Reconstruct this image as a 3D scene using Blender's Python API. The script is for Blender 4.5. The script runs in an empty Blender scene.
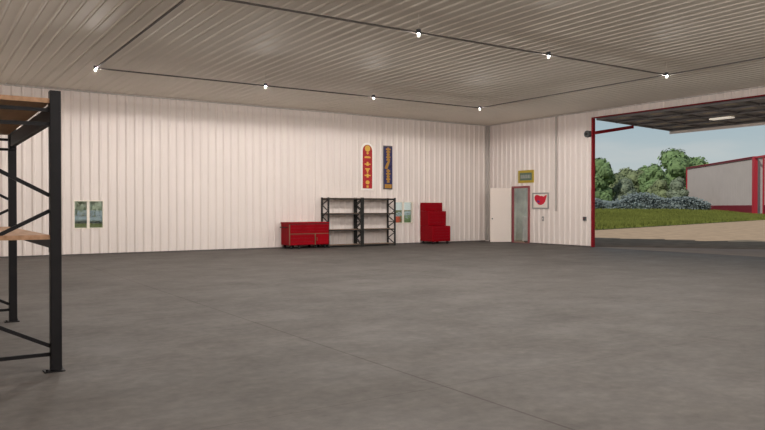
import bpy, bmesh, math, random
from mathutils import Vector, Matrix
random.seed(7)
sc = bpy.context.scene
COL = sc.collection
PI = math.pi

# ------------------------------------------------------------------ helpers
def link(o): COL.objects.link(o); return o

def tag(o, label=None, cat=None, group=None, kind=None):
    if label: o['label'] = label
    if cat: o['category'] = cat
    if group: o['group'] = group
    if kind: o['kind'] = kind
    return o

def empty(name, loc=(0, 0, 0), label=None, cat=None, group=None, rz=0):
    o = bpy.data.objects.new(name, None); link(o)
    o.location = loc; o.rotation_euler = (0, 0, rz); o.empty_display_size = .2
    return tag(o, label, cat, group)

class MB:
    """collects faces, then builds ONE mesh object"""
    def __init__(s): s.v = []; s.f = []; s.m = []
    def add(s, vs, fs, mi=0):
        n = len(s.v); s.v += [tuple(v) for v in vs]
        s.f += [tuple(n + i for i in f) for f in fs]; s.m += [mi] * len(fs)
    def box(s, x0, x1, y0, y1, z0, z1, mi=0):
        s.add([(x0,y0,z0),(x1,y0,z0),(x1,y1,z0),(x0,y1,z0),(x0,y0,z1),(x1,y0,z1),(x1,y1,z1),(x0,y1,z1)],
              [(0,3,2,1),(4,5,6,7),(0,1,5,4),(1,2,6,5),(2,3,7,6),(3,0,4,7)], mi)
    def bar(s, a, b, w, h=None, up=(0, 0, 1), mi=0):
        a = Vector(a); b = Vector(b); h = h or w
        d = (b - a).normalized(); up = Vector(up)
        if abs(d.dot(up)) > .98: up = Vector((1, 0, 0))
        u = d.cross(up).normalized() * w / 2; t = u.cross(d).normalized() * h / 2
        s.add([a-u-t, a+u-t, a+u+t, a-u+t, b-u-t, b+u-t, b+u+t, b-u+t],
              [(0,3,2,1),(4,5,6,7),(0,1,5,4),(1,2,6,5),(2,3,7,6),(3,0,4,7)], mi)
    def tube(s, a, b, r, r2=None, n=12, mi=0):
        a = Vector(a); b = Vector(b); r2 = r if r2 is None else r2
        d = (b - a).normalized(); up = Vector((0, 0, 1)) if abs(d.z) < .95 else Vector((1, 0, 0))
        u = d.cross(up).normalized(); t = u.cross(d)
        vs = []
        for p, q in ((a, r), (b, r2)):
            for k in range(n):
                an = 2 * PI * k / n; vs.append(p + u * math.cos(an) * q + t * math.sin(an) * q)
        fs = [(k, (k+1) % n, n+(k+1) % n, n+k) for k in range(n)]
        fs += [tuple(reversed(range(n))), tuple(range(n, 2*n))]
        s.add(vs, fs, mi)
    def prism(s, pts, place, t, mi=0):
        """2D outline pts (u,w) extruded by t; place(u,w,depth)->xyz"""
        n = len(pts)
        vs = [place(u, w, 0) for u, w in pts] + [place(u, w, t) for u, w in pts]
        s.add(vs, [tuple(range(n)), tuple(reversed(range(n, 2*n)))] + [(k, n+k, n+(k+1) % n, (k+1) % n) for k in range(n)], mi)
    def ball(s, c, r, sq=1, nu=12, nv=8, mi=0):
        vs = [(c[0], c[1], c[2]-r*sq)]
        for j in range(1, nv):
            th = -PI/2 + PI*j/nv
            for i in range(nu):
                ph = 2*PI*i/nu
                vs.append((c[0]+r*math.cos(th)*math.cos(ph), c[1]+r*math.cos(th)*math.sin(ph), c[2]+r*sq*math.sin(th)))
        vs.append((c[0], c[1], c[2]+r*sq)); L = len(vs)-1
        fs = [(0, 1+(i+1) % nu, 1+i) for i in range(nu)]
        for j in range(nv-2):
            for i in range(nu):
                a = 1+j*nu+i; b = 1+j*nu+(i+1) % nu
                fs.append((a, b, b+nu, a+nu))
        fs += [(1+(nv-2)*nu+i, 1+(nv-2)*nu+(i+1) % nu, L) for i in range(nu)]
        s.add(vs, fs, mi)
    def build(s, name, mats, parent=None, bevel=0, smooth=False, fix=True, origin=None):
        me = bpy.data.meshes.new(name)
        vs = s.v
        if origin: vs = [(v[0]-origin[0], v[1]-origin[1], v[2]-origin[2]) for v in vs]
        me.from_pydata(vs, [], s.f)
        if not isinstance(mats, (list, tuple)): mats = [mats]
        for m in mats: me.materials.append(m)
        me.polygons.foreach_set('material_index', s.m)
        if fix:
            bm = bmesh.new(); bm.from_mesh(me); bmesh.ops.recalc_face_normals(bm, faces=bm.faces); bm.to_mesh(me); bm.free()
        if smooth:
            me.polygons.foreach_set('use_smooth', [True]*len(me.polygons))
        me.update()
        o = bpy.data.objects.new(name, me); link(o)
        if origin: o.location = origin
        if parent: o.parent = parent
        if bevel:
            b = o.modifiers.new('Bevel', 'BEVEL'); b.width = bevel; b.segments = 2; b.limit_method = 'ANGLE'
        return o

def copy_tree(o, parent=None):
    c = o.copy(); link(c); c.parent = parent
    for ch in list(o.children):
        if ch is not c: copy_tree(ch, c)
    return c

# ------------------------------------------------------------------ materials
def mat(name, col, rough=.6, metal=0, noise=None, spec=.5, bump=None, emit=None):
    """noise = (scale, amount); bump = (scale, strength)"""
    m = bpy.data.materials.new(name); m.use_nodes = True
    nt = m.node_tree; b = nt.nodes['Principled BSDF']
    b.inputs['Base Color'].default_value = (*col, 1); b.inputs['Roughness'].default_value = rough
    b.inputs['Metallic'].default_value = metal
    b.inputs['Specular IOR Level'].default_value = spec
    tc = nt.nodes.new('ShaderNodeTexCoord')
    if noise:
        n = nt.nodes.new('ShaderNodeTexNoise'); n.inputs['Scale'].default_value = noise[0]; n.inputs['Detail'].default_value = 5
        r = nt.nodes.new('ShaderNodeValToRGB'); a = noise[1]
        r.color_ramp.elements[0].position = .3; r.color_ramp.elements[1].position = .7
        r.color_ramp.elements[0].color = (*[c*(1-a) for c in col], 1)
        r.color_ramp.elements[1].color = (*[min(1, c*(1+a)) for c in col], 1)
        nt.links.new(tc.outputs['Object'], n.inputs['Vector']); nt.links.new(n.outputs['Fac'], r.inputs['Fac'])
        nt.links.new(r.outputs['Color'], b.inputs['Base Color'])
    if bump:
        n2 = nt.nodes.new('ShaderNodeTexNoise'); n2.inputs['Scale'].default_value = bump[0]; n2.inputs['Detail'].default_value = 4
        bp = nt.nodes.new('ShaderNodeBump'); bp.inputs['Strength'].default_value = bump[1]; bp.inputs['Distance'].default_value = .02
        nt.links.new(tc.outputs['Object'], n2.inputs['Vector']); nt.links.new(n2.outputs['Fac'], bp.inputs['Height'])
        nt.links.new(bp.outputs['Normal'], b.inputs['Normal'])
    if emit:
        b.inputs['Emission Color'].default_value = (*emit[0], 1); b.inputs['Emission Strength'].default_value = emit[1]
    return m

M = {}
M['wall'] = mat('white_painted_steel', (.80, .73, .69), .5, noise=(.6, .03))
M['ceil'] = mat('white_ceiling_steel', (.76, .715, .635), .65, noise=(.4, .04))
M['seam'] = mat('panel_seam_shadow_gap', (.42, .38, .34), .6)
M['trim'] = mat('galvanised_trim', (.50, .47, .44), .5, noise=(3, .05))
M['base'] = mat('dark_rubber_base', (.10, .09, .085), .7)
M['exterior'] = mat('exterior_sheet', (.62, .58, .54), .5)
M['red'] = mat('red_gloss_paint', (.285, .002, .008), .5, noise=(2, .08), spec=.08)
M['redframe'] = mat('red_frame_paint', (.26, .006, .014), .5, noise=(2, .1), spec=.2)
M['doorred'] = mat('faded_red_paint', (.30, .075, .08), .5, noise=(2, .1))
M['black'] = mat('black_powder_coat', (.007, .007, .009), .55, noise=(6, .2), spec=.3)
M['greyst'] = mat('dark_grey_shelf_steel', (.022, .022, .021), .55, noise=(6, .2), spec=.3)
M['khaki'] = mat('khaki_reflection_trim', (.20, .12, .065), .4, metal=.3)  # colour of imitated seam reflections, also used on the cart door handle
M['rubber'] = mat('black_rubber', (.015, .015, .015), .8)
M['chrome'] = mat('chrome', (.6, .6, .6), .25, metal=1)
M['cable'] = mat('dark_conduit', (.10, .09, .08), .6)
M['lamphouse'] = mat('lamp_housing', (.05, .06, .08), .4)
def glow():
    m = bpy.data.materials.new('glowing_glass'); m.use_nodes = True; nt = m.node_tree
    for n in list(nt.nodes): nt.nodes.remove(n)
    out = nt.nodes.new('ShaderNodeOutputMaterial'); ad = nt.nodes.new('ShaderNodeAddShader')
    tr = nt.nodes.new('ShaderNodeBsdfTransparent'); em = nt.nodes.new('ShaderNodeEmission')
    em.inputs[0].default_value = (1, .93, .82, 1); em.inputs[1].default_value = 1.5
    nt.links.new(tr.outputs[0], ad.inputs[0]); nt.links.new(em.outputs[0], ad.inputs[1]); nt.links.new(ad.outputs[0], out.inputs[0]); return m
M['bulb'] = glow()
M['whitedoor'] = mat('white_door_paint', (.84, .75, .68), .45, noise=(1, .02))
M['edge'] = mat('pale_door_edge', (.86, .80, .70), .5)
M['goldpale'] = mat('pale_gold_paint', (.72, .45, .07), .5)
M['gold'] = mat('ochre_sign_paint', (.42, .22, .035), .5, noise=(14, .15))
M['signred'] = mat('sign_red', (.40, .008, .014), .5, noise=(6, .12))
M['navy'] = mat('sign_navy', (.02, .025, .11), .5, noise=(6, .15))
M['signgrey'] = mat('sign_edge_grey', (.12, .11, .11), .5)
M['cream'] = mat('cream_border', (.92, .90, .85), .5)
M['yellowgreen'] = mat('olive_yellow_sign', (.46, .34, .03), .5, noise=(8, .1))
M['teal'] = mat('grey_teal_print', (.10, .16, .13), .5)
M['palegrey'] = mat('pale_grey_print', (.36, .38, .34), .5)
M['paper'] = mat('white_poster_paper', (.86, .78, .72), .6)
M['posterred'] = mat('poster_red', (.62, .01, .035), .5)
M['posterblue'] = mat('poster_purple_blue', (.14, .03, .22), .5)
M['greyframe'] = mat('grey_picture_frame', (.34, .33, .31), .5)
M['dgrey'] = mat('dark_grey_plastic', (.07, .08, .085), .5)
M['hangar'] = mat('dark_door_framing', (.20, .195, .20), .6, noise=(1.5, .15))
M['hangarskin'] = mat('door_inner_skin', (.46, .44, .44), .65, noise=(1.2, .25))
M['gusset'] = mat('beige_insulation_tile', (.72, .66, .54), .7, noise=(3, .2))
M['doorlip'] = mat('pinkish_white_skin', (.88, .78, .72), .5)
M['barnwall'] = mat('barn_grey_sheet', (.45, .385, .365), .7, noise=(.4, .04))
M['barnred'] = mat('barn_red', (.42, .014, .03), .5)
M['barnreddark'] = mat('barn_dark_red_plinth', (.17, .01, .022), .55)  # darker red of the plinth and fascia
M['bark'] = mat('tree_bark', (.10, .075, .05), .9, noise=(3, .3))
M['concrete_block'] = mat('pale_concrete_block', (.75, .72, .64), .8, noise=(3, .15))
M['screen'] = mat('weathered_grey_sheet', (.85, .82, .70), .6, noise=(2, .2))

def leafmat(name, col):
    m = mat(name, col, .7, noise=(.5, .35), spec=.2)
    return m
M['leaf_green'] = leafmat('bright_foliage', (.17, .25, .105))
M['leaf_olive'] = leafmat('olive_foliage', (.185, .215, .11))
M['leaf_grey'] = leafmat('grey_green_foliage', (.19, .22, .15))
M['leaf_pale'] = leafmat('pale_foliage', (.62, .66, .50))
M['haze_pale'] = leafmat('haze_pale_blue', (.38, .43, .45))
M['haze'] = leafmat('haze_blue_grey', (.20, .235, .23))  # distant haze tint put into the leaf colour

def wood_mat(name, c1, c2):
    m = bpy.data.materials.new(name); m.use_nodes = True; nt = m.node_tree; b = nt.nodes['Principled BSDF']
    tc = nt.nodes.new('ShaderNodeTexCoord'); mp = nt.nodes.new('ShaderNodeMapping'); mp.inputs['Scale'].default_value = (8, .8, 8)
    n = nt.nodes.new('ShaderNodeTexNoise'); n.inputs['Scale'].default_value = 2.5; n.inputs['Detail'].default_value = 6
    r = nt.nodes.new('ShaderNodeValToRGB'); r.color_ramp.elements[0].position = .3; r.color_ramp.elements[1].position = .7
    r.color_ramp.elements[0].color = (*c1, 1); r.color_ramp.elements[1].color = (*c2, 1)
    for a_, b_ in ((tc.outputs['Object'], mp.inputs['Vector']), (mp.outputs['Vector'], n.inputs['Vector']), (n.outputs['Fac'], r.inputs['Fac']), (r.outputs['Color'], b.inputs['Base Color'])):
        nt.links.new(a_, b_)
    b.inputs['Roughness'].default_value = .65
    return m
M['ply'] = wood_mat('plywood_deck', (.34, .19, .10), (.50, .30, .18))
M['plyunder'] = wood_mat('brown_underside_board', (.17, .10, .045), (.25, .155, .075))
M['plydark'] = wood_mat('particle_board', (.20, .13, .085), (.28, .19, .13))

def concrete():
    m = bpy.data.materials.new('stained_concrete'); m.use_nodes = True; nt = m.node_tree; b = nt.nodes['Principled BSDF']
    N = nt.nodes.new; Lk = nt.links.new
    tc = N('ShaderNodeTexCoord')
    def noise(scale, det, sx=1, sy=1, ro=.55):
        mp = N('ShaderNodeMapping'); mp.inputs['Scale'].default_value = (sx, sy, 1)
        n = N('ShaderNodeTexNoise'); n.inputs['Scale'].default_value = scale; n.inputs['Detail'].default_value = det; n.inputs['Roughness'].default_value = ro
        Lk(tc.outputs['Object'], mp.inputs['Vector']); Lk(mp.outputs['Vector'], n.inputs['Vector']); return n
    def ramp(src, p0, c0, p1, c1):
        r = N('ShaderNodeValToRGB'); r.color_ramp.elements[0].position = p0; r.color_ramp.elements[1].position = p1
        r.color_ramp.elements[0].color = (*c0, 1); r.color_ramp.elements[1].color = (*c1, 1); Lk(src, r.inputs['Fac']); return r
    def mul(a, c, f=1):
        x = N('ShaderNodeMix'); x.data_type = 'RGBA'; x.blend_type = 'MULTIPLY'; x.inputs[0].default_value = f
        Lk(a, x.inputs[6]); Lk(c, x.inputs[7]); return x.outputs[2]
    base = ramp(noise(.45, 6, .6, 1.3, .62).outputs['Fac'], .35, (.112, .103, .094), .65, (.124, .114, .105))
    mid = ramp(noise(2.6, 10, .7, 1.3, .72).outputs['Fac'], .3, (.80, .80, .80), .7, (1.15, 1.15, 1.14))
    fine = ramp(noise(9, 6).outputs['Fac'], .3, (.86, .86, .86), .7, (1.12, 1.12, 1.12))
    c = mul(mul(base.outputs['Color'], mid.outputs['Color']), fine.outputs['Color'])
    c = mul(c, ramp(noise(.22, 4, .5, 1.6, .5).outputs['Fac'], .38, (.88, .88, .88), .6, (1.03, 1.03, 1.03)).outputs['Color'])
    # pale scuffs
    sc_ = ramp(noise(.8, 7, 1, 1, .7).outputs['Fac'], .58, (1, 1, 1), .72, (1.10, 1.10, 1.12))
    c = mul(c, sc_.outputs['Color'])
    # saw-cut control joints, one grid fixed to the slab
    sep = N('ShaderNodeSeparateXYZ'); Lk(tc.outputs['Object'], sep.inputs[0])
    def joint(out, off, pitch=6.1, w=.024):
        s1 = N('ShaderNodeMath'); s1.operation = 'SUBTRACT'; Lk(out, s1.inputs[0]); s1.inputs[1].default_value = off - pitch/2
        s2 = N('ShaderNodeMath'); s2.operation = 'PINGPONG'; Lk(s1.outputs[0], s2.inputs[0]); s2.inputs[1].default_value = pitch/2
        s3 = N('ShaderNodeMath'); s3.operation = 'SUBTRACT'; s3.inputs[0].default_value = pitch/2; Lk(s2.outputs[0], s3.inputs[1])
        s4 = N('ShaderNodeMath'); s4.operation = 'LESS_THAN'; Lk(s3.outputs[0], s4.inputs[0]); s4.inputs[1].default_value = w/2
        return s4.outputs[0]
    jx = joint(sep.outputs[0], 3.95); jy = joint(sep.outputs[1], 4.95, w=.008)
    mx = N('ShaderNodeMath'); mx.operation = 'MAXIMUM'; Lk(jx, mx.inputs[0]); Lk(jy, mx.inputs[1])
    jr = ramp(mx.outputs[0], 0, (1, 1, 1), 1, (.66, .63, .61))
    c = mul(c, jr.outputs['Color'])
    Lk(c, b.inputs['Base Color'])
    rr = ramp(noise(.9, 4).outputs['Fac'], .3, (.6, .6, .6), .7, (.8, .8, .8)); Lk(rr.outputs['Color'], b.inputs['Roughness'])
    b.inputs['Specular IOR Level'].default_value = .25
    bp = N('ShaderNodeBump'); bp.inputs['Strength'].default_value = .08; bp.inputs['Distance'].default_value = .02
    Lk(noise(14, 6).outputs['Fac'], bp.inputs['Height']); Lk(bp.outputs['Normal'], b.inputs['Normal'])
    return m
M['concrete'] = concrete()
M['gravel'] = mat('sandy_gravel', (.46, .315, .205), .9, noise=(1.4, .16), bump=(5, .5), spec=.1)
M['apron'] = mat('warm_concrete', (.25, .205, .175), .85, noise=(1.2, .12), spec=.1)  # warmer than the floor to offset the bluish skylight
M['shade_ground'] = mat('painted_shade_ground', (.15, .11, .08), .95, noise=(1.5, .3), bump=(5, .4), spec=.1)  # darker than the gravel to paint in the building's shade
M['grassground'] = mat('grass_ground', (.115, .125, .03), .9, noise=(.35, .3), spec=.1)
M['grassblade'] = mat('grass_blades', (.165, .178, .04), .85, noise=(.25, .25), spec=.1)

def glass():
    m = bpy.data.materials.new('window_glass'); m.use_nodes = True; nt = m.node_tree
    for n in list(nt.nodes): nt.nodes.remove(n)
    out = nt.nodes.new('ShaderNodeOutputMaterial'); mx = nt.nodes.new('ShaderNodeMixShader')
    tr = nt.nodes.new('ShaderNodeBsdfTransparent'); gl = nt.nodes.new('ShaderNodeBsdfGlossy'); fr = nt.nodes.new('ShaderNodeFresnel')
    tr.inputs[0].default_value = (.90, .92, .90, 1); gl.inputs['Roughness'].default_value = .08; fr.inputs[0].default_value = 1.45
    nt.links.new(fr.outputs[0], mx.inputs[0]); nt.links.new(tr.outputs[0], mx.inputs[1]); nt.links.new(gl.outputs[0], mx.inputs[2])
    nt.links.new(mx.outputs[0], out.inputs[0]); return m
M['glass'] = glass()

# ------------------------------------------------------------------ room
X0, XW = -1.6, 22.96         # left wall, right wall (inner faces)
Y0, YB = -7.0, 25.45         # front wall (behind viewer), back wall
HC = 5.56                    # ceiling height
TH = .08
OP = (7.1, 19.13, 5.24)      # big opening: Y range, top
DO = (22.71, 23.73, 2.53)    # personnel door: Y range, top

def ribs(s0, s1, pitch=.295, phase=0.0, h=.042, w1=.045, w2=.04, slot=0):
    """offset profile of ribbed sheet between s0 and s1: list of (s, offset, isgroove)"""
    k = math.floor((s0-phase)/pitch) - 1; br = []
    while True:
        c = phase + k*pitch
        if c - .1 > s1: break
        br += [(c-w1-w2/2, 0), (c-w2/2, h), (c+w2/2, h), (c+w1+w2/2, 0)]; k += 1
        if slot: br += [(br[-1][0]+.004, -slot), (br[-1][0]+.028, -slot), (br[-1][0]+.032, 0)]
    def off(s):
        for (a, oa), (b, ob) in zip(br, br[1:]):
            if a <= s <= b: return oa + (ob-oa)*(s-a)/(b-a)
        return 0
    ss = [s0] + [b[0] for b in br if s0 < b[0] < s1] + [s1]
    return [(s, off(s)) for s in ss]

def ribbed(mb, rects, face, back, **kw):
    """face(s, z, out)->xyz point on inner side; back = thickness behind it"""
    for s0, s1, z0, z1 in rects:
        pr = ribs(s0, s1, **kw); n = len(pr)
        vs = [face(s, z0, o) for s, o in pr] + [face(s, z1, o) for s, o in pr]
        vs += [face(s0, z0, -back), face(s1, z0, -back), face(s1, z1, -back), face(s0, z1, -back)]
        fs = [(i, i+1, n+i+1, n+i) for i in range(n-1)]
        q = 2*n
        mb.add(vs, fs + [(q, q+3, q+2, q+1)], 0)
        mb.add([vs[q], vs[q+1], vs[q+2], vs[q+3], face(s0, z0, 0), face(s1, z0, 0), face(s1, z1, 0), face(s0, z1, 0)],
               [(0, 1, 5, 4), (1, 2, 6, 5), (2, 3, 7, 6), (3, 0, 4, 7)], 0)

def struct(o, label, cat): return tag(o, label, cat, kind='structure')

W1 = (4.47, 5.39, .91, 1.83); W2 = (17.55, 18.47, .93, 1.85)
mb = MB()
fb = lambda s, z, o: (s, YB-o, z)
rects = [(X0, W1[0], 0, HC), (W1[0], W1[1], 0, W1[2]), (W1[0], W1[1], W1[3], HC), (W1[1], W2[0], 0, HC),
         (W2[0], W2[1], 0, W2[2]), (W2[0], W2[1], W2[3], HC), (W2[1], XW, 0, HC)]
ribbed(mb, rects, fb, TH)
struct(mb.build('wall_back', M['wall'], fix=False), 'long white ribbed steel wall behind the red cabinets and shelving', 'wall')
mb = MB()
fr_ = lambda s, z, o: (XW-o, s, z)
ribbed(mb, [(DO[1], YB, 0, HC), (DO[0], DO[1], DO[2], HC), (OP[1], DO[0], 0, HC), (OP[0], OP[1], OP[2], HC), (Y0, OP[0], 0, HC)], fr_, TH)
struct(mb.build('wall_right', M['wall'], fix=False), 'white ribbed steel wall with the small door and the big opening', 'wall')
mb = MB(); ribbed(mb, [(Y0, YB, 0, HC)], lambda s, z, o: (X0+o, s, z), TH)
struct(mb.build('wall_left', M['wall'], fix=False), 'white ribbed steel wall on the rack side', 'wall')
mb = MB(); ribbed(mb, [(X0, XW, 0, HC)], lambda s, z, o: (s, Y0+o, z), TH)
struct(mb.build('wall_front', M['wall'], fix=False), 'white ribbed steel wall facing the back wall', 'wall')
# ceiling: ribs run along Y
mb = MB()
pr = ribs(X0, XW, pitch=.303, h=.019, w1=.02, w2=.022, slot=.020)
n = len(pr)
vs = [(s, Y0, HC-o) for s, o in pr] + [(s, YB, HC-o) for s, o in pr]
mb.add(vs, [(i, n+i, n+i+1, i+1) for i in range(n-1)])
mb.add([(X0, Y0, HC+.12), (XW, Y0, HC+.12), (XW, YB, HC+.12), (X0, YB, HC+.12)], [(0, 1, 2, 3)])
struct(mb.build('ceiling', M['ceil'], fix=False), 'ribbed sheet steel ceiling of the shed', 'ceiling')
mb = MB(); mb.box(X0, XW+.0, Y0, YB, -.12, 0)
struct(mb.build('floor', M['concrete']), 'stained grey concrete slab with sawn joints', 'floor')
# roof above (casts the building's shade outdoors)
mb = MB()
xr = (X0+XW)/2
ya, yb = Y0-.5, YB+.5
mb.add([(X0-.5, ya, 5.65), (XW+.4, ya, 5.65), (XW+.4, ya, 5.9), (xr, ya, 8.1), (X0-.5, ya, 5.9),
        (X0-.5, yb, 5.65), (XW+.4, yb, 5.65), (XW+.4, yb, 5.9), (xr, yb, 8.1), (X0-.5, yb, 5.9)],
       [(0, 1, 2, 3, 4), (9, 8, 7, 6, 5), (0, 5, 6, 1), (1, 6, 7, 2), (2, 7, 8, 3), (3, 8, 9, 4), (4, 9, 5, 0)])
struct(mb.build('roof', M['exterior']), 'low gable steel roof over the shed', 'roof')

# trims
def trim(name, boxes, m, label, cat='trim'):
    t = MB()
    for b in boxes: t.box(*b)
    return struct(t.build(name, m), label, cat)
trim('baseboard_back', [(X0, W2[1]+4.3, YB-.06, YB-.002, .0, .045)], M['base'], 'thin dark strip at foot of the long wall', 'baseboard')
trim('baseboard_right', [(XW-.06, XW-.002, DO[1]+.06, YB-.17, 0, .045), (XW-.06, XW-.002, OP[1]+.1, DO[0]-.06, 0, .045)], M['base'], 'thin dark strip at foot of the door wall', 'baseboard')
trim('trim_1', [(XW-.16, XW-.003, YB-.05, YB-.003, .05, HC-.05), (XW-.05, XW-.003, YB-.16, YB-.05, .05, HC-.05)], M['trim'], 'grey corner flashing where the two walls meet')
trim('trim_2', [(X0, XW-.01, YB-.07, YB-.002, HC-.06, HC-.03)], M['trim'], 'thin grey angle between ceiling and long wall')
trim('trim_3', [(XW-.07, XW-.002, Y0, YB-.08, HC-.06, HC-.03)], M['trim'], 'thin grey angle between ceiling and door wall')
# big opening frame, red
def_ = [(XW-.05, XW+.09, OP[1]-.02, OP[1]+.06, 0, OP[2]+.02), (XW-.05, XW+.09, OP[0]-.06, OP[0]+.02, 0, OP[2]+.02), (XW-.05, XW+.09, OP[0]+.02, OP[1]-.02, OP[2]-.015, OP[2]+.02)]
o = trim('trim_4', def_, M['redframe'], 'red steel frame around the big doorway')

# windows
def window(name, w, label):
    x0, x1, z0, z1 = w
    r = empty(name, ((x0+x1)/2, YB, z0), label, 'window'); r['kind'] = 'structure'
    c = MB(); hx = (x1-x0)/2; H = z1-z0; t = .012
    c.box(-hx-.02, -hx+t, -.04, .085, -.02, H+.02); c.box(hx-t, hx+.02, -.04, .085, -.02, H+.02)
    c.box(-hx+t, hx-t, -.04, .085, -.02, t); c.box(-hx+t, hx-t, -.04, .085, H-t, H+.02)
    c.box(-.055, .03, .0, .05, t, H-t)
    c.build('window_frame', M['edge'], r)
    g = MB(); g.box(-hx+t, hx-t, .05, .056, t, H-t); g.build('pane', M['glass'], r)
    return r
window('window_1', W1, 'two-pane sliding window alone in the long wall, left of the cabinets')
window('window_2', W2, 'two-pane sliding window between the shelving and the tall red chest')

# personnel door: frame + leaf swung into the room
r = empty('door_1', (XW, DO[1], 0), 'white personnel door standing open beside its red frame', 'door'); r['kind'] = 'structure'
c = MB(); w = DO[1]-DO[0]
c.box(-.05, .06, -.02, .04, 0, DO[2]+.05); c.box(-.05, .06, -w-.06, -w+.035, 0, DO[2]+.05); c.box(-.05, .06, -w+.035, -.035, DO[2]-.04, DO[2]+.05)
c.box(-.05, .06, -w+.035, -.035, 0, .02)
c.build('door_frame', M['doorred'], r)
leaf = MB(); leaf.box(0, .97, -.022, .022, .03, DO[2]-.03)
lf = leaf.build('door_leaf', M['whitedoor'], r, bevel=.004); lf.location = (-.09, .045, 0); lf.rotation_euler = (0, 0, math.radians(152))
e = MB(); e.box(-.012, .07, -.028, .028, .03, DO[2]-.03); e.build('edge_strip', M['edge'], lf)
h = MB(); h.tube((.89, .02, 1.1), (.89, .075, 1.1), .014); h.ball((.89, .09, 1.1), .034)
h.tube((.89, -.02, 1.1), (.89, -.075, 1.1), .014); h.ball((.89, -.09, 1.1), .034)
h.build('door_knob', M['dgrey'], lf, smooth=True)

# ------------------------------------------------------------------ raised hangar door outside
hd = empty('overhead_door', (XW+.12, OP[1], OP[2]), 'dark one-piece overhead door swung up outside the doorway', 'overhead door')
LX = 28.03-XW-.12; dz = -.16; WY = OP[1]-OP[0]
def dp(x, y, z): return (x, -y, z + dz*x/LX)      # local, y runs towards the viewer
sk = MB()
def slab(mb, x0, x1, y0, y1, z0, z1, mi=0):
    mb.add([dp(x0,y0,z0), dp(x1,y0,z0), dp(x1,y1,z0), dp(x0,y1,z0), dp(x0,y0,z1), dp(x1,y0,z1), dp(x1,y1,z1), dp(x0,y1,z1)],
           [(0,3,2,1),(4,5,6,7),(0,1,5,4),(1,2,6,5),(2,3,7,6),(3,0,4,7)], mi)
slab(sk, .02, LX, .05, WY-.05, .0, .04)
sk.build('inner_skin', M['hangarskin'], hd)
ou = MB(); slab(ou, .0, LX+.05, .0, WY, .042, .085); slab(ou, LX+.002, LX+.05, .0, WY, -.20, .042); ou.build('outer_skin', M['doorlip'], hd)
fm = MB()
nx, ny = 5, 9
for i in range(nx):
    x = .05 + (LX-.12)*i/(nx-1); slab(fm, x-.05, x+.05, .05, WY-.05, -.09, -.002)
for j in range(ny):
    y = .10 + (WY-.2)*j/(ny-1); slab(fm, .1, LX-.07, y-.04, y+.04, -.085, -.003)
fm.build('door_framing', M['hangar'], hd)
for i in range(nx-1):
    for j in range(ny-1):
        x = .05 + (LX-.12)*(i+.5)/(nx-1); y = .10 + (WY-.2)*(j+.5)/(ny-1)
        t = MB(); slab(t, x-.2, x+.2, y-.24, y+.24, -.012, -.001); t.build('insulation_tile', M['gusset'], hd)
lp = MB(); lp.box(-.16, .16, -.42, .42, -.05, 0)
# bright fixture on the door
dl = lp.build('floodlight', mat('lit_lens', (.9, .85, .75), .5, emit=((1, .9, .75), .42)), hd); dl.location = (25.8-XW-.12, -(OP[1]-15.36), -.19)
# door arm and its drum
arm = MB(); arm.bar((XW+.0, OP[1]-.10, 4.63), (25.35, OP[1]-.10, 5.02), .08, .13)
tag(arm.build('door_arm', M['redframe']), 'red steel strut holding the raised door at the doorway corner', 'strut')
dr = empty('winch_drum', (XW-.055, OP[1]+.20, 4.6), 'round dark grey winch drum on the wall beside the red door post', 'winch')
c = MB(); c.tube((-.02, 0, 0), (-.12, 0, 0), .14, n=24); c.build('drum', M['dgrey'], dr, bevel=.01)
c = MB(); c.tube((-.122, 0, 0), (-.15, 0, 0), .06, n=16); c.build('hub', M['greyst'], dr)
c = MB(); c.box(-.02, .0, -.13, .13, -.12, .12); c.build('bracket', M['greyst'], dr)

# ------------------------------------------------------------------ ceiling lamps and conduits
lamp = empty('ceiling_lamp', (0, 0, 0))
c = MB(); c.tube((0, 0, .34), (0, 0, .0), .006, .006, n=8); c.build('hanger_rod', M['ceil'], lamp)
c = MB(); c.tube((0, 0, 0), (0, 0, -.04), .05, .05, n=16); c.tube((0, 0, -.04), (0, 0, -.078), .035, .05, n=16); c.tube((0, 0, -.078), (0, 0, -.086), .046, .046, n=24); c.build('lamp_housing', M['lamphouse'], lamp, smooth=False)
c = MB(); c.ball((0, 0, -.121), .034, 1); c.build('bulb', M['bulb'], lamp, smooth=True)
ZL = 5.195
LXs = [3.9, 8.62, 12.4, 16.93]; LYs = [19.2, 11.65]
names = {(0, 0): 'at the left end of the far row', (1, 0): 'second from the left in the far row', (2, 0): 'third from the left in the far row',
         (3, 0): 'at the right end of the far row, nearest the corner', (0, 1): 'cut by the photo top, left end of near row',
         (1, 1): 'second from left in the near row', (2, 1): 'third from the left in the near row', (3, 1): 'at the right end of the near row'}
POWER = 350
def lamp_light(x, y, z):
    # downward beam below the lamp, plus a point added to lift the wall tops, shielded by an added disc
    for typ, pw, dz_, sz in (('SPOT', POWER*.75, -.165, .15), ('POINT', POWER*.30, -.092, .002)):
        L = bpy.data.lights.new('lamp_light', typ); L.energy = pw; L.color = (1, .94, .89); L.shadow_soft_size = sz
        if typ == 'SPOT': L.spot_size = math.radians(179); L.spot_blend = .06
        o = bpy.data.objects.new('lamp_light', L); link(o); o.location = (x, y, z+dz_)
first = True
pos = [(i, j, LXs[i], LYs[j]) for j in range(2) for i in range(4)]
for i, j, x, y in pos:
    o = lamp if first else copy_tree(lamp); first = False
    o.location = (x, y, ZL+.05)
    tag(o, 'small lit bulb lamp ' + names[(i, j)], 'ceiling lamp', 'bulb lamps along the ceiling conduits')
    lamp_light(x, y, ZL+.05)
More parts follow.
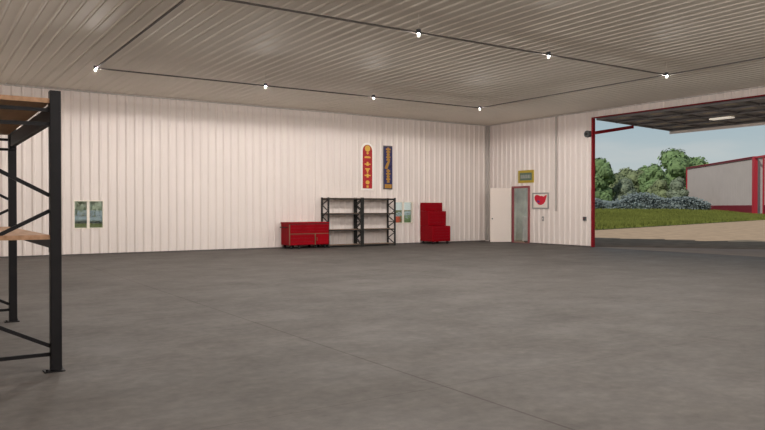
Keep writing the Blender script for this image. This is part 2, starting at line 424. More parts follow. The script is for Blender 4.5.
for y in (4.1, -3.4):  # unseen rows, added because the room needs more light
    for k, x in enumerate(LXs):
        o = copy_tree(lamp); o.location = (x, y, ZL+.05)
        tag(o, 'small lit bare bulb lamp in unseen rows added to light the room', 'ceiling lamp', 'bulb lamps along the ceiling conduits')
        lamp_light(x, y, ZL+.05)
CZ = 5.185
def conduit(a, b, label):
    c = MB(); c.bar(a, b, .028, .034)
    tag(c.build('ceiling_conduit', M['cable'], origin=a), label, 'conduit', 'dark conduits across the ceiling')
conduit((3.9, 19.2, CZ), (16.93, 19.2, CZ), 'thin dark ceiling conduit of the far lamp row, parallel to the long wall')
conduit((3.9, 11.65, CZ), (16.93, 11.65, CZ), 'thin dark ceiling conduit of the near lamp row, parallel to the long wall')
conduit((3.9, 19.17, CZ), (3.9, -3.4, CZ), 'thin dark ceiling conduit running away at upper left of the photo')
conduit((16.93, 19.17, CZ), (16.93, -3.4, CZ), 'thin dark ceiling conduit running along the big doorway side')
# ceiling light glow is left to the lamps themselves
o = MB(); o.box(XW-.075, XW-.035, 21.03, 21.11, 1.46, HC-.06)
tag(o.build('wall_conduit', M['trim']), 'vertical grey conduit coming down the wall right of the poster', 'conduit')

# ------------------------------------------------------------------ wall boxes
bx = empty('control_box', (XW-.035, 19.5, 1.08), 'small dark control box on the wall beside the red door post', 'control box')
c = MB(); c.box(-.07, 0, -.07, .07, -.01, .15); c.build('box_body', M['dgrey'], bx, bevel=.005)
c = MB(); c.tube((-.07, 0, .09), (-.09, 0, .09), .02); c.build('button', M['redframe'], bx)
bx = empty('light_switch', (XW-.035, 21.82, 1.02), 'small pale switch on the wall under the framed poster', 'switch')
c = MB(); c.box(-.03, 0, -.055, .055, 0, .2); c.build('switch_plate', M['greyframe'], bx, bevel=.004)
c = MB(); c.box(-.045, -.03, -.015, .015, .07, .13); c.build('rocker', M['paper'], bx)

# ------------------------------------------------------------------ signs on the right wall
def RW(y0):   # place on right wall: u to the right in the picture = -Y
    return lambda u, w, d: (-d, -u, w)
sg = empty('yellow_sign', (XW-.04, 22.85, 2.72), 'small olive-yellow sign with grey lettering above the door', 'sign')
P = RW(0)
c = MB(); c.prism([(-.48, 0), (.48, 0), (.48, .56), (-.48, .56)], P, .03); c.build('sign_panel', M['yellowgreen'], sg)
c = MB(); c.prism([(-.37, .11), (.37, .11), (.37, .45), (-.37, .45)], lambda u, w, d: P(u, w, d+.0305), .006); c.build('print_field', M['teal'], sg)
c = MB()
x = -.31
for wch in (.07, .05, .09, .05, .07, .09, .05):
    c.prism([(x, .2), (x+wch, .2), (x+wch*.8, .36), (x, .36)], lambda u, w, d: P(u, w, d+.037), .004); x += wch+.022
c.build('lettering', M['palegrey'], sg)

ps = empty('framed_poster', (XW-.04, 21.96, 1.55), 'white poster with a red animal-like shape in a grey frame', 'poster')
c = MB(); F = .055
for q in ([(-.48, 0), (.48, 0), (.48, F), (-.48, F)], [(-.48, .71-F), (.48, .71-F), (.48, .71), (-.48, .71)], [(-.48, F), (-.48+F, F), (-.48+F, .71-F), (-.48, .71-F)], [(.48-F, F), (.48, F), (.48, .71-F), (.48-F, .71-F)]):
    c.prism(q, P, .04)
c.build('picture_frame', M['greyframe'], ps)
c = MB(); c.prism([(-.48+F, F), (.48-F, F), (.48-F, .71-F), (-.48+F, .71-F)], P, .015); c.build('paper', M['paper'], ps)
c = MB(); blob = [(-.34, .40), (-.37, .50), (-.33, .58), (-.24, .62), (-.12, .60), (-.02, .56), (.08, .57), (.18, .53), (.27, .58), (.34, .62), (.36, .56), (.32, .46), (.28, .34), (.20, .24), (.08, .18), (-.04, .17), (-.14, .20), (-.22, .27), (-.29, .32)]
c.prism(blob, lambda u, w, d: P(u, w, d+.016), .004); c.build('red_figure', M['posterred'], ps)
c = MB(); c.prism([(-.20, .30), (-.08, .26), (-.03, .33), (-.10, .38), (-.20, .37)], lambda u, w, d: P(u, w, d+.021), .003); c.build('blue_patch', M['posterblue'], ps)

# ------------------------------------------------------------------ signs on the back wall
B = lambda u, w, d: (u, -d, w)
Bd = lambda dd: (lambda u, w, d: (u, -d-dd, w))
def arch(hw, z0, z1, top, n=14):
    """upright panel with a rounded top"""
    pts = [(-hw, z0), (hw, z0), (hw, z1)]
    pts += [(hw*math.cos(PI*k/n), z1+top*math.sin(PI*k/n)) for k in range(1, n)]
    return pts + [(-hw, z1)]
rs = empty('red_sign', (16.08, YB-.04, 2.40), 'tall narrow red sign with gold marks and a rounded top', 'sign')
c = MB(); c.prism(arch(.325, -.06, 1.62, .35), B, .02); c.build('border', M['cream'], rs)
c = MB(); c.prism(arch(.235, .02, 1.62, .26), Bd(.0205), .015); c.build('red_panel', M['signred'], rs)
c = MB()
c.prism([(.135*math.cos(2*PI*k/20), 1.72+.135*math.sin(2*PI*k/20)) for k in range(20)], Bd(.036), .01)
c.build('round_emblem', M['goldpale'], rs)
def glyph(shapes):
    c = MB()
    for q in shapes: c.prism(q, Bd(.036), .008)
    return c.build('gold_mark', M['goldpale'], rs)
def rc(x0, x1, z0, z1): return [(x0, z0), (x1, z0), (x1, z1), (x0, z1)]
glyph([[(-.07, 1.53), (0, 1.46), (.07, 1.53), (0, 1.575)]])
glyph([rc(-.15, .15, 1.31, 1.37), rc(-.10, .10, 1.37, 1.39)])
glyph([rc(-.15, .15, 1.03, 1.08), rc(-.045, .045, 1.08, 1.15), rc(-.06, .06, .985, 1.03)])
glyph([rc(-.12, .12, .83, .88), rc(-.06, .06, .75, .83), rc(-.03, .03, .68, .75)])
glyph([rc(-.15, .15, .55, .60), rc(-.05, .05, .485, .55), rc(-.05, .05, .60, .65)])
glyph([[(.10*math.cos(2*PI*k/14), .28+.085*math.sin(2*PI*k/14)) for k in range(14)]])
glyph([rc(-.05, .05, .05, .15)])
bs = empty('navy_sign', (17.14, YB-.04, 2.40), 'tall narrow navy sign with ochre upright lettering beside the red one', 'sign')
c = MB(); c.prism(rc(-.235, .235, 0, 1.89), B, .02); c.build('border', M['signgrey'], bs)
c = MB(); c.prism(rc(-.205, .205, .04, 1.84), Bd(.0205), .015); c.build('navy_panel', M['navy'], bs)
c = MB(); c.prism(rc(-.18, .18, .05, .22), Bd(.036), .008); c.build('ochre_foot', M['gold'], bs)
c = MB()
z = .28
for k in range(5):
    hw = (.07, .10, .08, .11, .09)[k]; c.prism(rc(-hw+.0, hw, z, z+.075), Bd(.036), .008); c.prism(rc(-.045, .045, z+.075, z+.115), Bd(.036), .008); z += .118
c.prism([(-.19, .90), (-.06, .86), (.02, 1.04), (.09, 1.22), (.0, 1.26), (-.12, 1.06)], Bd(.036), .008)
z = 1.24
for k in range(5):
    hw = (.09, .11, .08, .10, .12)[k]; c.prism(rc(-hw, hw, z, z+.072), Bd(.036), .008); c.prism(rc(-.05, .05, z+.072, z+.112), Bd(.036), .008); z += .114
c.build('ochre_lettering', M['gold'], bs)
c = MB(); c.prism([(.03, .93), (.15, .93), (.19, 1.0), (.12, 1.05), (.05, 1.02)], Bd(.036), .009); c.build('dark_blue_mark', mat('ink_blue', (.005, .005, .06), .5), bs)

# ------------------------------------------------------------------ red rolling tool cart
ct = empty('rolling_tool_cart', (12.02, 25.33, 0), 'long low red tool cart on casters in front of the shelving', 'tool cart')
CW, CD = 1.75, .72
c = MB(); c.box(0, CW, -CD, 0, .14, .98); c.build('cabinet_body', M['red'], ct, bevel=.012)
c = MB(); c.box(-.015, CW+.015, -CD-.015, .01, .98, 1.035); c.build('worktop', M['red'], ct, bevel=.01)
c = MB(); c.box(-.015, CW+.015, -CD-.016, -CD-.002, .955, .98); c.build('top_trim', M['greyst'], ct)
def drawer(x0, x1, z0, z1, y, par, m=None):
    d = MB(); d.box(x0+.008, x1-.008, y-.02, y-.001, z0+.006, z1-.006); o = d.build('drawer', m or M['red'], par, bevel=.004)
    g = MB(); g.box(x0+.05, x1-.05, y-.034, y-.0205, z1-.035, z1-.018); g.build('handle', M['redframe'], o)
for z0 in (.60, .72, .84):
    for a_, b_ in ((.04, .58), (.58, 1.16), (1.16, 1.73)): drawer(a_, b_, z0, z0+.115, -CD, ct)
for z0, z1 in ((.16, .30), (.30, .44), (.44, .565)): drawer(.04, 1.10, z0, z1, -CD, ct)
c = MB(); c.box(1.16, 1.72, -CD-.03, -CD-.001, .16, .57); dd = c.build('door', M['red'], ct, bevel=.006)
c = MB(); c.box(1.19, 1.205, -CD-.05, -CD-.031, .3, .44); c.build('handle', M['khaki'], dd)
c = MB(); c.box(.0, .028, -CD-.03, -CD-.001, .14, .95); c.box(.03, CW, -CD-.026, -CD-.001, .572, .596); c.box(1.115, 1.145, -CD-.03, -CD-.001, .15, .57); c.build('khaki_reflection_trim', M['khaki'], ct)  # khaki strips imitate reflections along the cabinet seams
c = MB(); c.tube((-.09, -.62, .84), (-.09, -.10, .84), .018); c.tube((-.09, -.6, .84), (0, -.6, .84), .014); c.tube((-.09, -.12, .84), (0, -.12, .84), .014); c.build('push_handle', M['rubber'], ct)
for x in (.12, .46, 1.2, 1.6):
    for y in (-CD+.08, -.1):
        c = MB(); c.tube((x-.025, y, .065), (x+.025, y, .065), .065, n=18); wv = c.build('caster', M['rubber'], ct, bevel=.006)
        c = MB(); c.box(x-.04, x+.04, y-.03, y+.03, .125, .14); c.box(x-.04, x-.03, y-.02, y+.02, .05, .125); c.box(x+.03, x+.04, y-.02, y+.02, .05, .125); c.build('caster_fork', M['greyst'], wv)

# ------------------------------------------------------------------ stepped tool chest
tc = empty('stepped_tool_chest', (18.86, 25.36, 0), 'tall red tool chest stacked in three steps near the corner', 'tool chest')
CW = 1.0
lev = [('rolling_cabinet', .90, .12, .80), ('middle_chest', .60, .80, 1.45), ('top_chest', .33, 1.45, 1.83)]
for nm, d_, z0, z1 in lev:
    c = MB(); c.box(0, CW, -d_, 0, z0, z1-.003); s_ = c.build(nm, M['red'], tc, bevel=.012)
    nd = {'rolling_cabinet': 5, 'middle_chest': 4, 'top_chest': 2}[nm]
    for k in range(nd):
        hh = (z1-z0-.08)/nd; drawer(.04, CW-.04, z0+.03+k*hh, z0+.03+(k+1)*hh, -d_, s_)
c = MB(); c.tube((CW+.06, -.50, 1.15), (CW+.06, -.50, 1.32), .014); c.tube((CW, -.5, 1.16), (CW+.06, -.5, 1.16), .011); c.tube((CW, -.5, 1.31), (CW+.06, -.5, 1.31), .011); c.build('side_handle', M['doorlip'], tc)
for x in (.1, CW-.1):
    for y in (-.8, -.1):
        c = MB(); c.tube((x-.03, y, .06), (x+.03, y, .06), .06, n=18); c.box(x-.045, x+.045, y-.04, y+.04, .11, .13); c.build('caster', M['rubber'], tc)

# ------------------------------------------------------------------ steel shelving by the wall
def shelving(x0, x1, label):
    yb_, yf = 25.36, 24.76
    u = empty('steel_shelving', (x0, yb_, 0), label, 'shelving unit', 'open shelving units along the long wall')
    W = x1-x0; D = yb_-yf; H = 2.02
    for x in (.03, W-.03):
        for y in (-D+.03, -.03):
            c = MB(); c.box(x-.03, x+.03, y-.03, y+.03, .012, H); c.build('upright', M['greyst'], u)
            c = MB(); c.box(x-.05 if x > .5 else x-.03, x+.03 if x > .5 else x+.05, y-.04, y+.04, 0, .012); c.build('foot_plate', M['greyst'], u)
        c = MB(); n = 8
        for k in range(n):
            za, zb = .08+(H-.16)*k/n, .08+(H-.16)*(k+1)/n
            ya_, yb2 = (-D+.06, -.06) if k % 2 == 0 else (-.06, -D+.06)
            c.bar((x, ya_, za), (x, yb2, zb), .03, .03)
        for k in range(n+1):
            if k % 4 == 0: c.bar((x, -D+.06, .08+(H-.16)*k/n), (x, -.06, .08+(H-.16)*k/n), .03)
        c.build('cross_bracing', M['greyst'], u)
    for z in (.06, .68, 1.34, 1.96):
        s_ = MB(); s_.box(.062, W-.062, -D+.035, -.035, z+.02, z+.04)
        sh = s_.build('shelf_deck', M['plydark'], u)
        c = MB(); c.box(.062, W-.062, -D, -D+.03, z-.02, z+.025); c.box(.062, W-.062, -.03, 0, z-.02, z+.025)
        for x in (W*.33, W*.66): c.box(x-.02, x+.02, -D+.03, -.03, z-.01, z+.018)
        c.build('shelf_beam', M['greyst'], sh)
    return u
shelving(13.82, 15.44, 'empty dark steel shelving unit standing partly behind the red cart')
shelving(15.46, 17.12, 'empty dark steel shelving unit beside the window, right of its twin')

# ------------------------------------------------------------------ pallet rack at left
rk = empty('pallet_rack', (1.15, 7.53, 0), 'tall black pallet rack with plywood decks at the left edge', 'pallet rack')
RD = 1.15; RL = 3.60; RH = 2.74
PW, PD = .10, .10
for y in (0, RL):
    for x in (0, -RD):
        c = MB(); sx = 1 if x == 0 else -1
        # C-section upright
        c.box(x-PW/2, x+PW/2, y-PD/2, y+PD/2, .012, RH)
        for k in range(0, 50):
            pass
        up = c.build('upright', M['black'], rk, bevel=.006)
        c = MB(); c.box(x-.11, x+.075, y-.075, y+.065, 0, .012)
        c.tube((x-.085, y-.04, .012), (x-.085, y-.04, .03), .012, n=8); c.tube((x+.055, y+.045, .012), (x+.055, y+.045, .03), .012, n=8)
        c.build('foot_plate', M['black'], up)
    c = MB(); A = -PW/2; Bx = -RD+PW/2
    for za, zb in ((1.72, 2.28), (1.57, 1.02), (.25, .78)):
        c.bar((A, y, za), (Bx, y, zb), .03, .036)
    c.bar((A, y, .17), (Bx, y, .17), .03, .036)
    c.bar((A, y, 2.415), (Bx, y, 2.40), .03, .036)
    c.bar((A, y, 2.55), (Bx, y, 2.55), .03, .035)
    c.build('frame_bracing', M['black'], rk)
for z, top in ((1.20, 1.29), (2.45, 2.615)):
    for x in (0, -RD):
        c = MB(); c.box(x-.03, x+.03, PD/2, RL-PD/2, z, top)
        for yy in (PD/2, RL-PD/2-.05): c.box(x-.045, x+.045, yy, yy+.05, z-.04, top+.03)
        c.build('load_beam', M['black'], rk)
    c = MB()
    y0, y1 = -.02, RL+.02
    c.box(-RD+.05, -.047, y0, y1, top+.003, top+.045)
    d_ = c.build('plywood_deck', M['ply'] if z < 2 else M['plyunder'], rk)
    c = MB(); c.box(-RD+.05, -.047, y0-.012, y0-.001, top+.002, top+.046); c.build('edge_strip', M['ply'], d_)


# ------------------------------------------------------------------ outdoors
mb = MB(); Z = -.06
mb.add([(-200, -260, Z), (600, -260, Z), (600, 400, Z), (-200, 400, Z)], [(0, 1, 2, 3)])
mb.add([(-200, -260, Z-1), (600, -260, Z-1), (600, 400, Z-1), (-200, 400, Z-1)], [(3, 2, 1, 0)])
struct(mb.build('ground', M['gravel'], fix=False), 'sandy gravel yard outside the big doorway', 'ground')
mb = MB()
ap = [(XW+.0, 19.6), (XW, 6), (27.9, 6), (27.9, 13.6), (26.3, 15.6), (24.0, 18.4)]
n = len(ap)
mb.add([(x, y, -.05) for x, y in ap] + [(x, y, -.004) for x, y in ap], [tuple(range(n)), tuple(range(n, 2*n))] + [(k, (k+1) % n, n+(k+1) % n, n+k) for k in range(n)])
struct(mb.build('apron', M['apron']), 'grey concrete apron just outside the big doorway', 'paving')

mb = MB()  # band coloured dark to stand for the building's shadow on the gravel
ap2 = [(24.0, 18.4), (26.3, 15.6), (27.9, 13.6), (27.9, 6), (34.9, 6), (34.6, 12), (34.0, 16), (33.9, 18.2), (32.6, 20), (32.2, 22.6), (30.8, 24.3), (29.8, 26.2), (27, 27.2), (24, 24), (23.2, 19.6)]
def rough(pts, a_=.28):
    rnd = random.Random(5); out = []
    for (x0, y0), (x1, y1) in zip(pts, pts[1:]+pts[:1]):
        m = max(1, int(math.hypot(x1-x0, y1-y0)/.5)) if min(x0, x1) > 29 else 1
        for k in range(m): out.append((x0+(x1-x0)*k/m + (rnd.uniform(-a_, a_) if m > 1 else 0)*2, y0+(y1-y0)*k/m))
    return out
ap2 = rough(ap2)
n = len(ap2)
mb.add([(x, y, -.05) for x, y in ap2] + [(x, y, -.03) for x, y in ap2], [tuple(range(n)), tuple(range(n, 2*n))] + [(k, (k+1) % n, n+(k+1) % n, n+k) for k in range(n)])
struct(mb.build('shade_strip', M['shade_ground']), 'painted-in building shade between the concrete apron and the gravel', 'ground')

# grass field with a slight rise towards the trees
LP = Vector((41.7, 34.57)); LD = Vector((96.45-41.7, 51.18-34.57)).normalized()
def edgeY(x): return max(26.0, LP.y + (x-LP.x)*LD.y/LD.x)
def sm(t): t = max(0, min(1, t)); return t*t*(3-2*t)
def gz(x, y):
    v = (x-LP.x)*-LD.y + (y-LP.y)*LD.x
    return -.03 + 1.15*sm(v/26)*sm((x/max(y, 1)-.8)/.35) + .05*math.sin(x*.31)*math.sin(y*.23)*sm(v/10)*sm((x-24)/10)
mb = MB(); xs = [-150+5*i for i in range(111)]; rows = 44
vs = []; 
for x in xs:
    e = edgeY(x)
    for k in range(rows): vs.append((x, e + 260*(k/(rows-1))**1.8, gz(x, e + 260*(k/(rows-1))**1.8)))
fs = [(i*rows+k, (i+1)*rows+k, (i+1)*rows+k+1, i*rows+k+1) for i in range(len(xs)-1) for k in range(rows-1)]
mb.add(vs, fs)
struct(mb.build('grass_field', M['grassground'], fix=False), 'green grass field beyond the gravel yard', 'field')

def tuft(mb, x, y, z, h, n=5):
    for k in range(n):
        a = random.uniform(0, 2*PI); w = random.uniform(.03, .07); l = random.uniform(.0, .14)
        bx_, by = x+random.uniform(-.15, .15), y+random.uniform(-.15, .15)
        dx, dy = math.cos(a)*w, math.sin(a)*w; hh = h*random.uniform(.6, 1.1)
        mb.add([(bx_-dx, by-dy, z-.02), (bx_+dx, by+dy, z-.02), (bx_-dy*l*8, by+dx*l*8, z+hh)], [(0, 1, 2)])
g = MB()
# strip seen through the doorway
cnt = 0
while cnt < 24000:
    u = random.uniform(-6, 120); v = abs(random.gauss(0, 1))*12 + random.uniform(0, 1.0)
    x, y = LP.x + LD.x*u - LD.y*v, LP.y + LD.y*u + LD.x*v
    if y < 27: continue
    tuft(g, x, y, gz(x, y), .42 if v > 1.2 else .22, 4); cnt += 1
o = g.build('meadow_grass', M['grassblade'], fix=False)
tag(o, 'tall green grass growing along the far side of the gravel', 'grass', kind='stuff')

# camera maths, only used to find where the distant things stand
CA, CT, CF, CH = .586034, -.0102890, 705.4677, 1.6
def at(px, py, d):
    x = (px-382.5)/CF; z = -(py-215)/CF
    f_ = math.cos(CT)-z*math.sin(CT); z2 = math.sin(CT)+z*math.cos(CT)
    v = Vector((x*math.cos(CA)+f_*math.sin(CA), -x*math.sin(CA)+f_*math.cos(CA), z2))
    dd = v.x*math.sin(CA)+v.y*math.cos(CA)
    return v/dd*d + Vector((0, 0, CH))

def crown(rnd, w, h, z0, n, leaf=.6, clumps=16):
    """leafy crown: many leaf sprays on lobes"""
    mb = MB(); cl = []
    for k in range(clumps):
        a = rnd.uniform(0, 2*PI); q = rnd.uniform(.12, .98); t = 1-abs(2*q-.8)**2*.45 if q < .9 else .45
        rr = rnd.uniform(.15, .62)*w/2*max(.3, math.sin(PI*min(.93, q*.75+.18)))*1.25
        cl.append((rr*math.cos(a), rr*math.sin(a), z0+q*h*.86, rnd.uniform(.15, .24)*w))
    cl.append((0, 0, z0+h*.45, w*.30)); cl.append((w*.05, 0, z0+h*.80, w*.2)); cl.append((-w*.12, w*.05, z0+h*.2, w*.3)); cl.append((w*.15, -w*.05, z0+h*.2, w*.28))
    for k in range(n):
        c = cl[k % len(cl)]
        th = math.acos(rnd.uniform(-.8, 1)); ph = rnd.uniform(0, 2*PI); r_ = c[3]*rnd.uniform(.72, 1.08)
        nr = Vector((math.sin(th)*math.cos(ph), math.sin(th)*math.sin(ph), math.cos(th)))
        p = Vector(c[:3]) + nr*r_
        nn = (nr + Vector((rnd.uniform(-.5, .5), rnd.uniform(-.5, .5), rnd.uniform(-.4, .5)))).normalized()
        u = nn.cross(Vector((rnd.uniform(-1, 1), rnd.uniform(-1, 1), rnd.uniform(-1, 1)))).normalized()*leaf*rnd.uniform(.5, 1)
        v = nn.cross(u).normalized()*u.length*rnd.uniform(.5, .9)
        mb.add([p-u, p-v*.7, p+u, p+v], [(0, 1, 2, 3)])
    for c in cl: mb.ball(c[:3], c[3]*.86, .95, 10, 7)
    return mb
def make_tree(px, top, wpx, d, m, label, seed, group='trees beyond the grass', name='leafy_tree'):
    rnd = random.Random(seed)
    p = at(px, top, d); z0 = gz(p.x, p.y); H = p.z - z0; w = wpx/CF*d
    r = empty(name, (p.x, p.y, z0), label, 'tree', group)
    crown(rnd, w, H*.9, H*.10, 2600, leaf=max(.28, H*.05)).build('foliage', M[m], r, fix=False)
    t = MB(); t.tube((0, 0, -.1), (0, 0, H*.5), w*.03+.1, .1, n=10)
    for k in range(4):
        a = k*1.7; t.tube((0, 0, H*(.2+.05*k)), (math.cos(a)*w*.25, math.sin(a)*w*.25, H*(.45+.06*k)), .09, .04, n=6)
    t.build('trunk', M['bark'], r)
for a_ in [
    (599, 155, 36, 158, 'leaf_green', 'tall green tree right against the red door post', 1),
    (617, 174, 36, 172, 'leaf_olive', 'low olive tree just right of the tree by the door post', 2),
    (635, 170, 34, 178, 'leaf_olive', 'rounded olive tree midway between door post and tallest tree', 3),
    (653, 161, 30, 170, 'leaf_green', 'lower green tree against the left side of the tallest tree', 4),
    (676, 149, 52, 182, 'leaf_green', 'tallest broad green tree left of the grey barn', 5),
    (697, 156, 46, 196, 'leaf_green', 'green tree directly behind the left end of the grey barn', 6),
    (606, 168, 30, 190, 'leaf_olive', 'olive treetop showing behind the tree by the door post', 14),
    (624, 169, 34, 222, 'leaf_olive', 'olive treetop showing behind the two low olive trees', 15),
    (645, 163, 26, 200, 'leaf_green', 'small green tree left of the tallest tree', 16),
    (660, 180, 34, 156, 'leaf_olive', 'small olive tree in front of the tallest tree', 7),
    (626, 180, 36, 160, 'leaf_grey', 'grey-green bushy tree in front of the two olive trees', 8),
    (678, 176, 28, 148, 'leaf_grey', 'grey-green bushy tree at the left corner of the barn', 9),
    (764, 162, 34, 235, 'leaf_green', 'green tree glimpsed through the gap beside the barn', 10),
    (78, 170, 34, 86, 'leaf_pale', 'pale tree seen through the left half of the left window', 11),
    (99, 168, 36, 92, 'leaf_pale', 'pale tree seen through the right half of the left window', 12),
]: make_tree(*a_)

# blue-grey leaf bands imitating the haze at the foot of the trees
def haze_band(px0, px1, d, hgt, label, m='haze'):
    rnd = random.Random(px0); mb = MB(); a = at(px0, 208, d); b = at(px1, 208, d)
    L = (b-a).length; n = int(L*420); o = Vector((a.x, a.y, gz(a.x, a.y)))
    for k in range(int(L/.7)+1):
        t = (k+rnd.uniform(-.3, .3))/(L/.7); p = a.lerp(b, t); hh = hgt*rnd.uniform(.9, 1.05)
        mb.ball((p.x, p.y+rnd.uniform(-.3, .3), gz(p.x, p.y)+hh*.3), 1.0, hh*.3, 10, 7)
    for k in range(n):
        t = rnd.random(); p = a.lerp(b, t); z = gz(p.x, p.y)+rnd.uniform(0, hgt)*(.75+.35*math.sin(t*L*.45)*math.sin(t*L*.17+1))
        q = Vector((p.x+rnd.uniform(-1.2, 1.2), p.y+rnd.uniform(-1.2, 1.2), z)); s_ = rnd.uniform(.12, .28)*(d/142)**1.5
        nn = Vector((rnd.uniform(-.9, .3), rnd.uniform(-.9, .3), .8)).normalized()
        u = nn.cross(Vector((rnd.uniform(-1, 1), rnd.uniform(-1, 1), rnd.uniform(-.2, .2)))).normalized()*s_
        v = nn.cross(u).normalized()*s_*.8
        mb.add([q-u, q-v, q+u, q+v], [(0, 1, 2, 3)])
    ob = mb.build('haze_foliage', M[m], fix=False, smooth=True); tag(ob, label, 'haze_band', kind='stuff')
haze_band(520, 705, 142, 3.3, 'low blue-grey haze imitated with leaves along the foot of the trees')
haze_band(60, 120, 74, 1.25, 'low pale haze imitated with leaves, seen through the left window', 'haze_pale')
haze_band(385, 425, 84, 1.1, 'low pale haze imitated with leaves, seen through the window beside the shelving', 'haze_pale')

# barn: grey sheet building with red trim
a = at(687, 208, 165); b = at(753.5, 208, 129.5)
gzb = min(gz(a.x, a.y), gz(b.x, b.y))-.1
d_ = Vector((b.x-a.x, b.y-a.y)); L = d_.length; rz = math.atan2(d_.y, d_.x)
bn = empty('metal_barn', (a.x, a.y, gzb), 'long grey sheet-metal barn with red trim beyond the grass', 'barn', rz=rz)
H1 = 10.9-gzb
DP = 12.0   # depth away from the viewer (+y local is away)
c = MB(); pr = ribs(0, L, pitch=.8, h=.02); n = len(pr)
c.add([(s, -o, 1.8) for s, o in pr]+[(s, -o, H1-.15) for s, o in pr], [(i, i+1, n+i+1, n+i) for i in range(n-1)])
c.box(0, L, .02, .15, 0, H1-.1); c.box(0, .15, .15, DP, 0, H1-.1); c.box(L-.15, L, .15, DP, 0, H1-.1); c.box(.15, L-.15, DP-.15, DP, 0, H1-.1)
c.build('barn_wall', M['barnwall'], bn, fix=False)
c = MB(); c.box(.1, L, -.12, .02, 0, 1.9); c.build('plinth', M['barnreddark'], bn)
c = MB(); c.box(-.25, L+.2, -.18, .05, H1-.3, H1+.02); c.build('fascia', M['barnreddark'], bn)
c = MB(); c.box(-.22, .12, -.18, .1, 0, H1-.3); c.build('corner_post', M['barnred'], bn)
c = MB(); c.box(L-.1, L+.85, -.25, .35, 0, H1+.02); c.build('corner_post', M['barnred'], bn)
c = MB(); c.add([(-.3, -.3, H1+.021), (L+.5, -.3, H1+.021), (L+.5, DP, H1+.3), (-.3, DP, H1+.3), (-.3, -.3, H1+.1), (L+.5, -.3, H1+.1), (L+.5, DP, H1+.42), (-.3, DP, H1+.42)],
              [(0,3,2,1),(4,5,6,7),(0,1,5,4),(1,2,6,5),(2,3,7,6),(3,0,4,7)]); c.build('barn_roof', M['barnred'], bn)
# second bay: beam across the gap, then more wall
c = MB(); c.box(L+.85, L+14, -.2, .1, H1-.28, H1+.02); c.build('eave_beam', M['barnred'], bn)
g0 = L+4.4
c = MB(); c.box(g0, g0+8, 0, .15, 0, H1-.1); c.build('barn_wall', M['barnwall'], bn)
c = MB(); c.box(g0, g0+8, -.12, -.001, 0, 1.9); c.build('plinth', M['barnreddark'], bn)
c = MB(); c.box(g0-.3, g0, -.2, .2, 0, H1-.28); c.build('corner_post', M['barnred'], bn)

# things seen through the small door and the right-hand window
ms = MB(); ribbed(ms, [(0, 4.2, 0, 3.4)], lambda s, z, o: (s, -o, z), .05, pitch=.45, h=.05)
o = ms.build('metal_screen', M['screen'], fix=False); o.location = (24.2, 27.4, -.06); o.rotation_euler = (0, 0, math.radians(-41))
tag(o, 'weathered ribbed metal screen seen through the small door', 'screen')
c = MB(); c.box(-.5, .5, -.25, .25, 0, .75); c.box(-.5, .1, -.25, .25, .75, 1.25)
o = c.build('concrete_block', M['concrete_block'], bevel=.03); o.location = (25.65, 25.3, -.06); o.rotation_euler = (0, 0, .5)
tag(o, 'stepped pale concrete block outside the small door', 'block')
p = at(399, 208, 60)
c = MB(); c.tube((0, 0, 0), (0, 0, .85), .3, n=24); c.tube((0, 0, .3), (0, 0, .34), .32, n=24); c.tube((0, 0, .64), (0, 0, .68), .32, n=24)
o = c.build('steel_drum', mat('orange_red_paint', (.55, .06, .02), .5)); o.location = (p.x, p.y, gz(p.x, p.y)); tag(o, 'orange-red steel drum in the grass behind the shelving window', 'drum')
p = at(407.5, 208, 56)
rnd = random.Random(99); r = MB(); 
for k in range(7): r.ball((rnd.uniform(-.35, .35), rnd.uniform(-.35, .35), rnd.uniform(.2, .6)), rnd.uniform(.22, .34), 1, 8, 6)
for k in range(400):
    a_ = rnd.uniform(0, 2*PI); q = rnd.uniform(.2, .65); z = rnd.uniform(.05, .95)
    r.add([(math.cos(a_)*q, math.sin(a_)*q, z), (math.cos(a_)*q+.06, math.sin(a_)*q, z+.05), (math.cos(a_)*q, math.sin(a_)*q+.06, z+.09)], [(0, 1, 2)])
o = r.build('round_shrub', M['leaf_green'], fix=False); o.location = (p.x, p.y, gz(p.x, p.y)); tag(o, 'small round green shrub behind the shelving window', 'shrub')

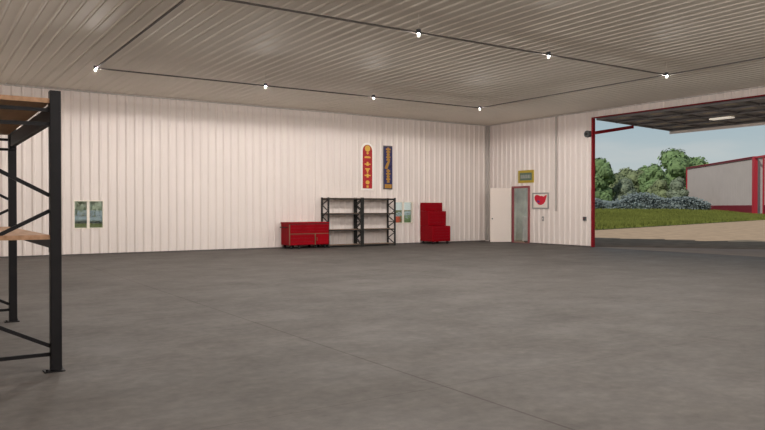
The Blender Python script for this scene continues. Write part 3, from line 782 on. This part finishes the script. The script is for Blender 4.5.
# ------------------------------------------------------------------ world, sun, camera
w = bpy.data.worlds.new('hazy_sky'); sc.world = w; w.use_nodes = True; nt = w.node_tree
bg = nt.nodes['Background']; tcn = nt.nodes.new('ShaderNodeTexCoord'); sp = nt.nodes.new('ShaderNodeSeparateXYZ')
rp = nt.nodes.new('ShaderNodeValToRGB'); rp.color_ramp.elements[0].position = .0; rp.color_ramp.elements[0].color = (.56, .59, .56, 1)
rp.color_ramp.elements[1].position = .35; rp.color_ramp.elements[1].color = (.26, .36, .46, 1)
e_ = rp.color_ramp.elements.new(.11); e_.color = (.37, .47, .52, 1)
mp = nt.nodes.new('ShaderNodeMapping'); mp.inputs['Scale'].default_value = (2.2, 2.2, 11)
nz = nt.nodes.new('ShaderNodeTexNoise'); nz.inputs['Scale'].default_value = 1.6; nz.inputs['Detail'].default_value = 5
cr = nt.nodes.new('ShaderNodeValToRGB'); cr.color_ramp.elements[0].position = .44; cr.color_ramp.elements[0].color = (0, 0, 0, 1); cr.color_ramp.elements[1].position = .62; cr.color_ramp.elements[1].color = (.6, .6, .6, 1)
mx = nt.nodes.new('ShaderNodeMix'); mx.data_type = 'RGBA'; mx.inputs[7].default_value = (.60, .60, .585, 1)
for a_, b_ in ((tcn.outputs['Generated'], sp.inputs[0]), (sp.outputs[2], rp.inputs[0]), (tcn.outputs['Generated'], mp.inputs[0]), (mp.outputs[0], nz.inputs['Vector']),
               (nz.outputs['Fac'], cr.inputs[0]), (cr.outputs[0], mx.inputs[0]), (rp.outputs[0], mx.inputs[6]), (mx.outputs[2], bg.inputs[0])): nt.links.new(a_, b_)
bg.inputs[1].default_value = 1.0

S = bpy.data.lights.new('sun', 'SUN'); S.energy = 2.4; S.color = (1, .95, .86); S.angle = math.radians(3)
so = bpy.data.objects.new('sun', S); link(so)
sd = Vector((1, .12, -.70)).normalized(); so.rotation_euler = sd.to_track_quat('-Z', 'Y').to_euler(); so.location = (-20, 0, 40)

cam = bpy.data.cameras.new('camera'); co = bpy.data.objects.new('camera', cam); link(co); sc.camera = co
cam.sensor_width = 36; cam.lens = CF/765*36; cam.clip_end = 1500; cam.clip_start = .05
co.location = (0, 0, CH); co.rotation_euler = (PI/2 + CT, 0, -CA)

vs_ = sc.view_settings; vs_.view_transform = 'Standard'; vs_.look = 'None'; vs_.gamma = 1; vs_.use_curve_mapping = False; vs_.exposure = 0
sc.cycles.use_denoising = True
sc.cycles.max_bounces = 10; sc.cycles.diffuse_bounces = 6
sc.cycles.sample_clamp_indirect = 6
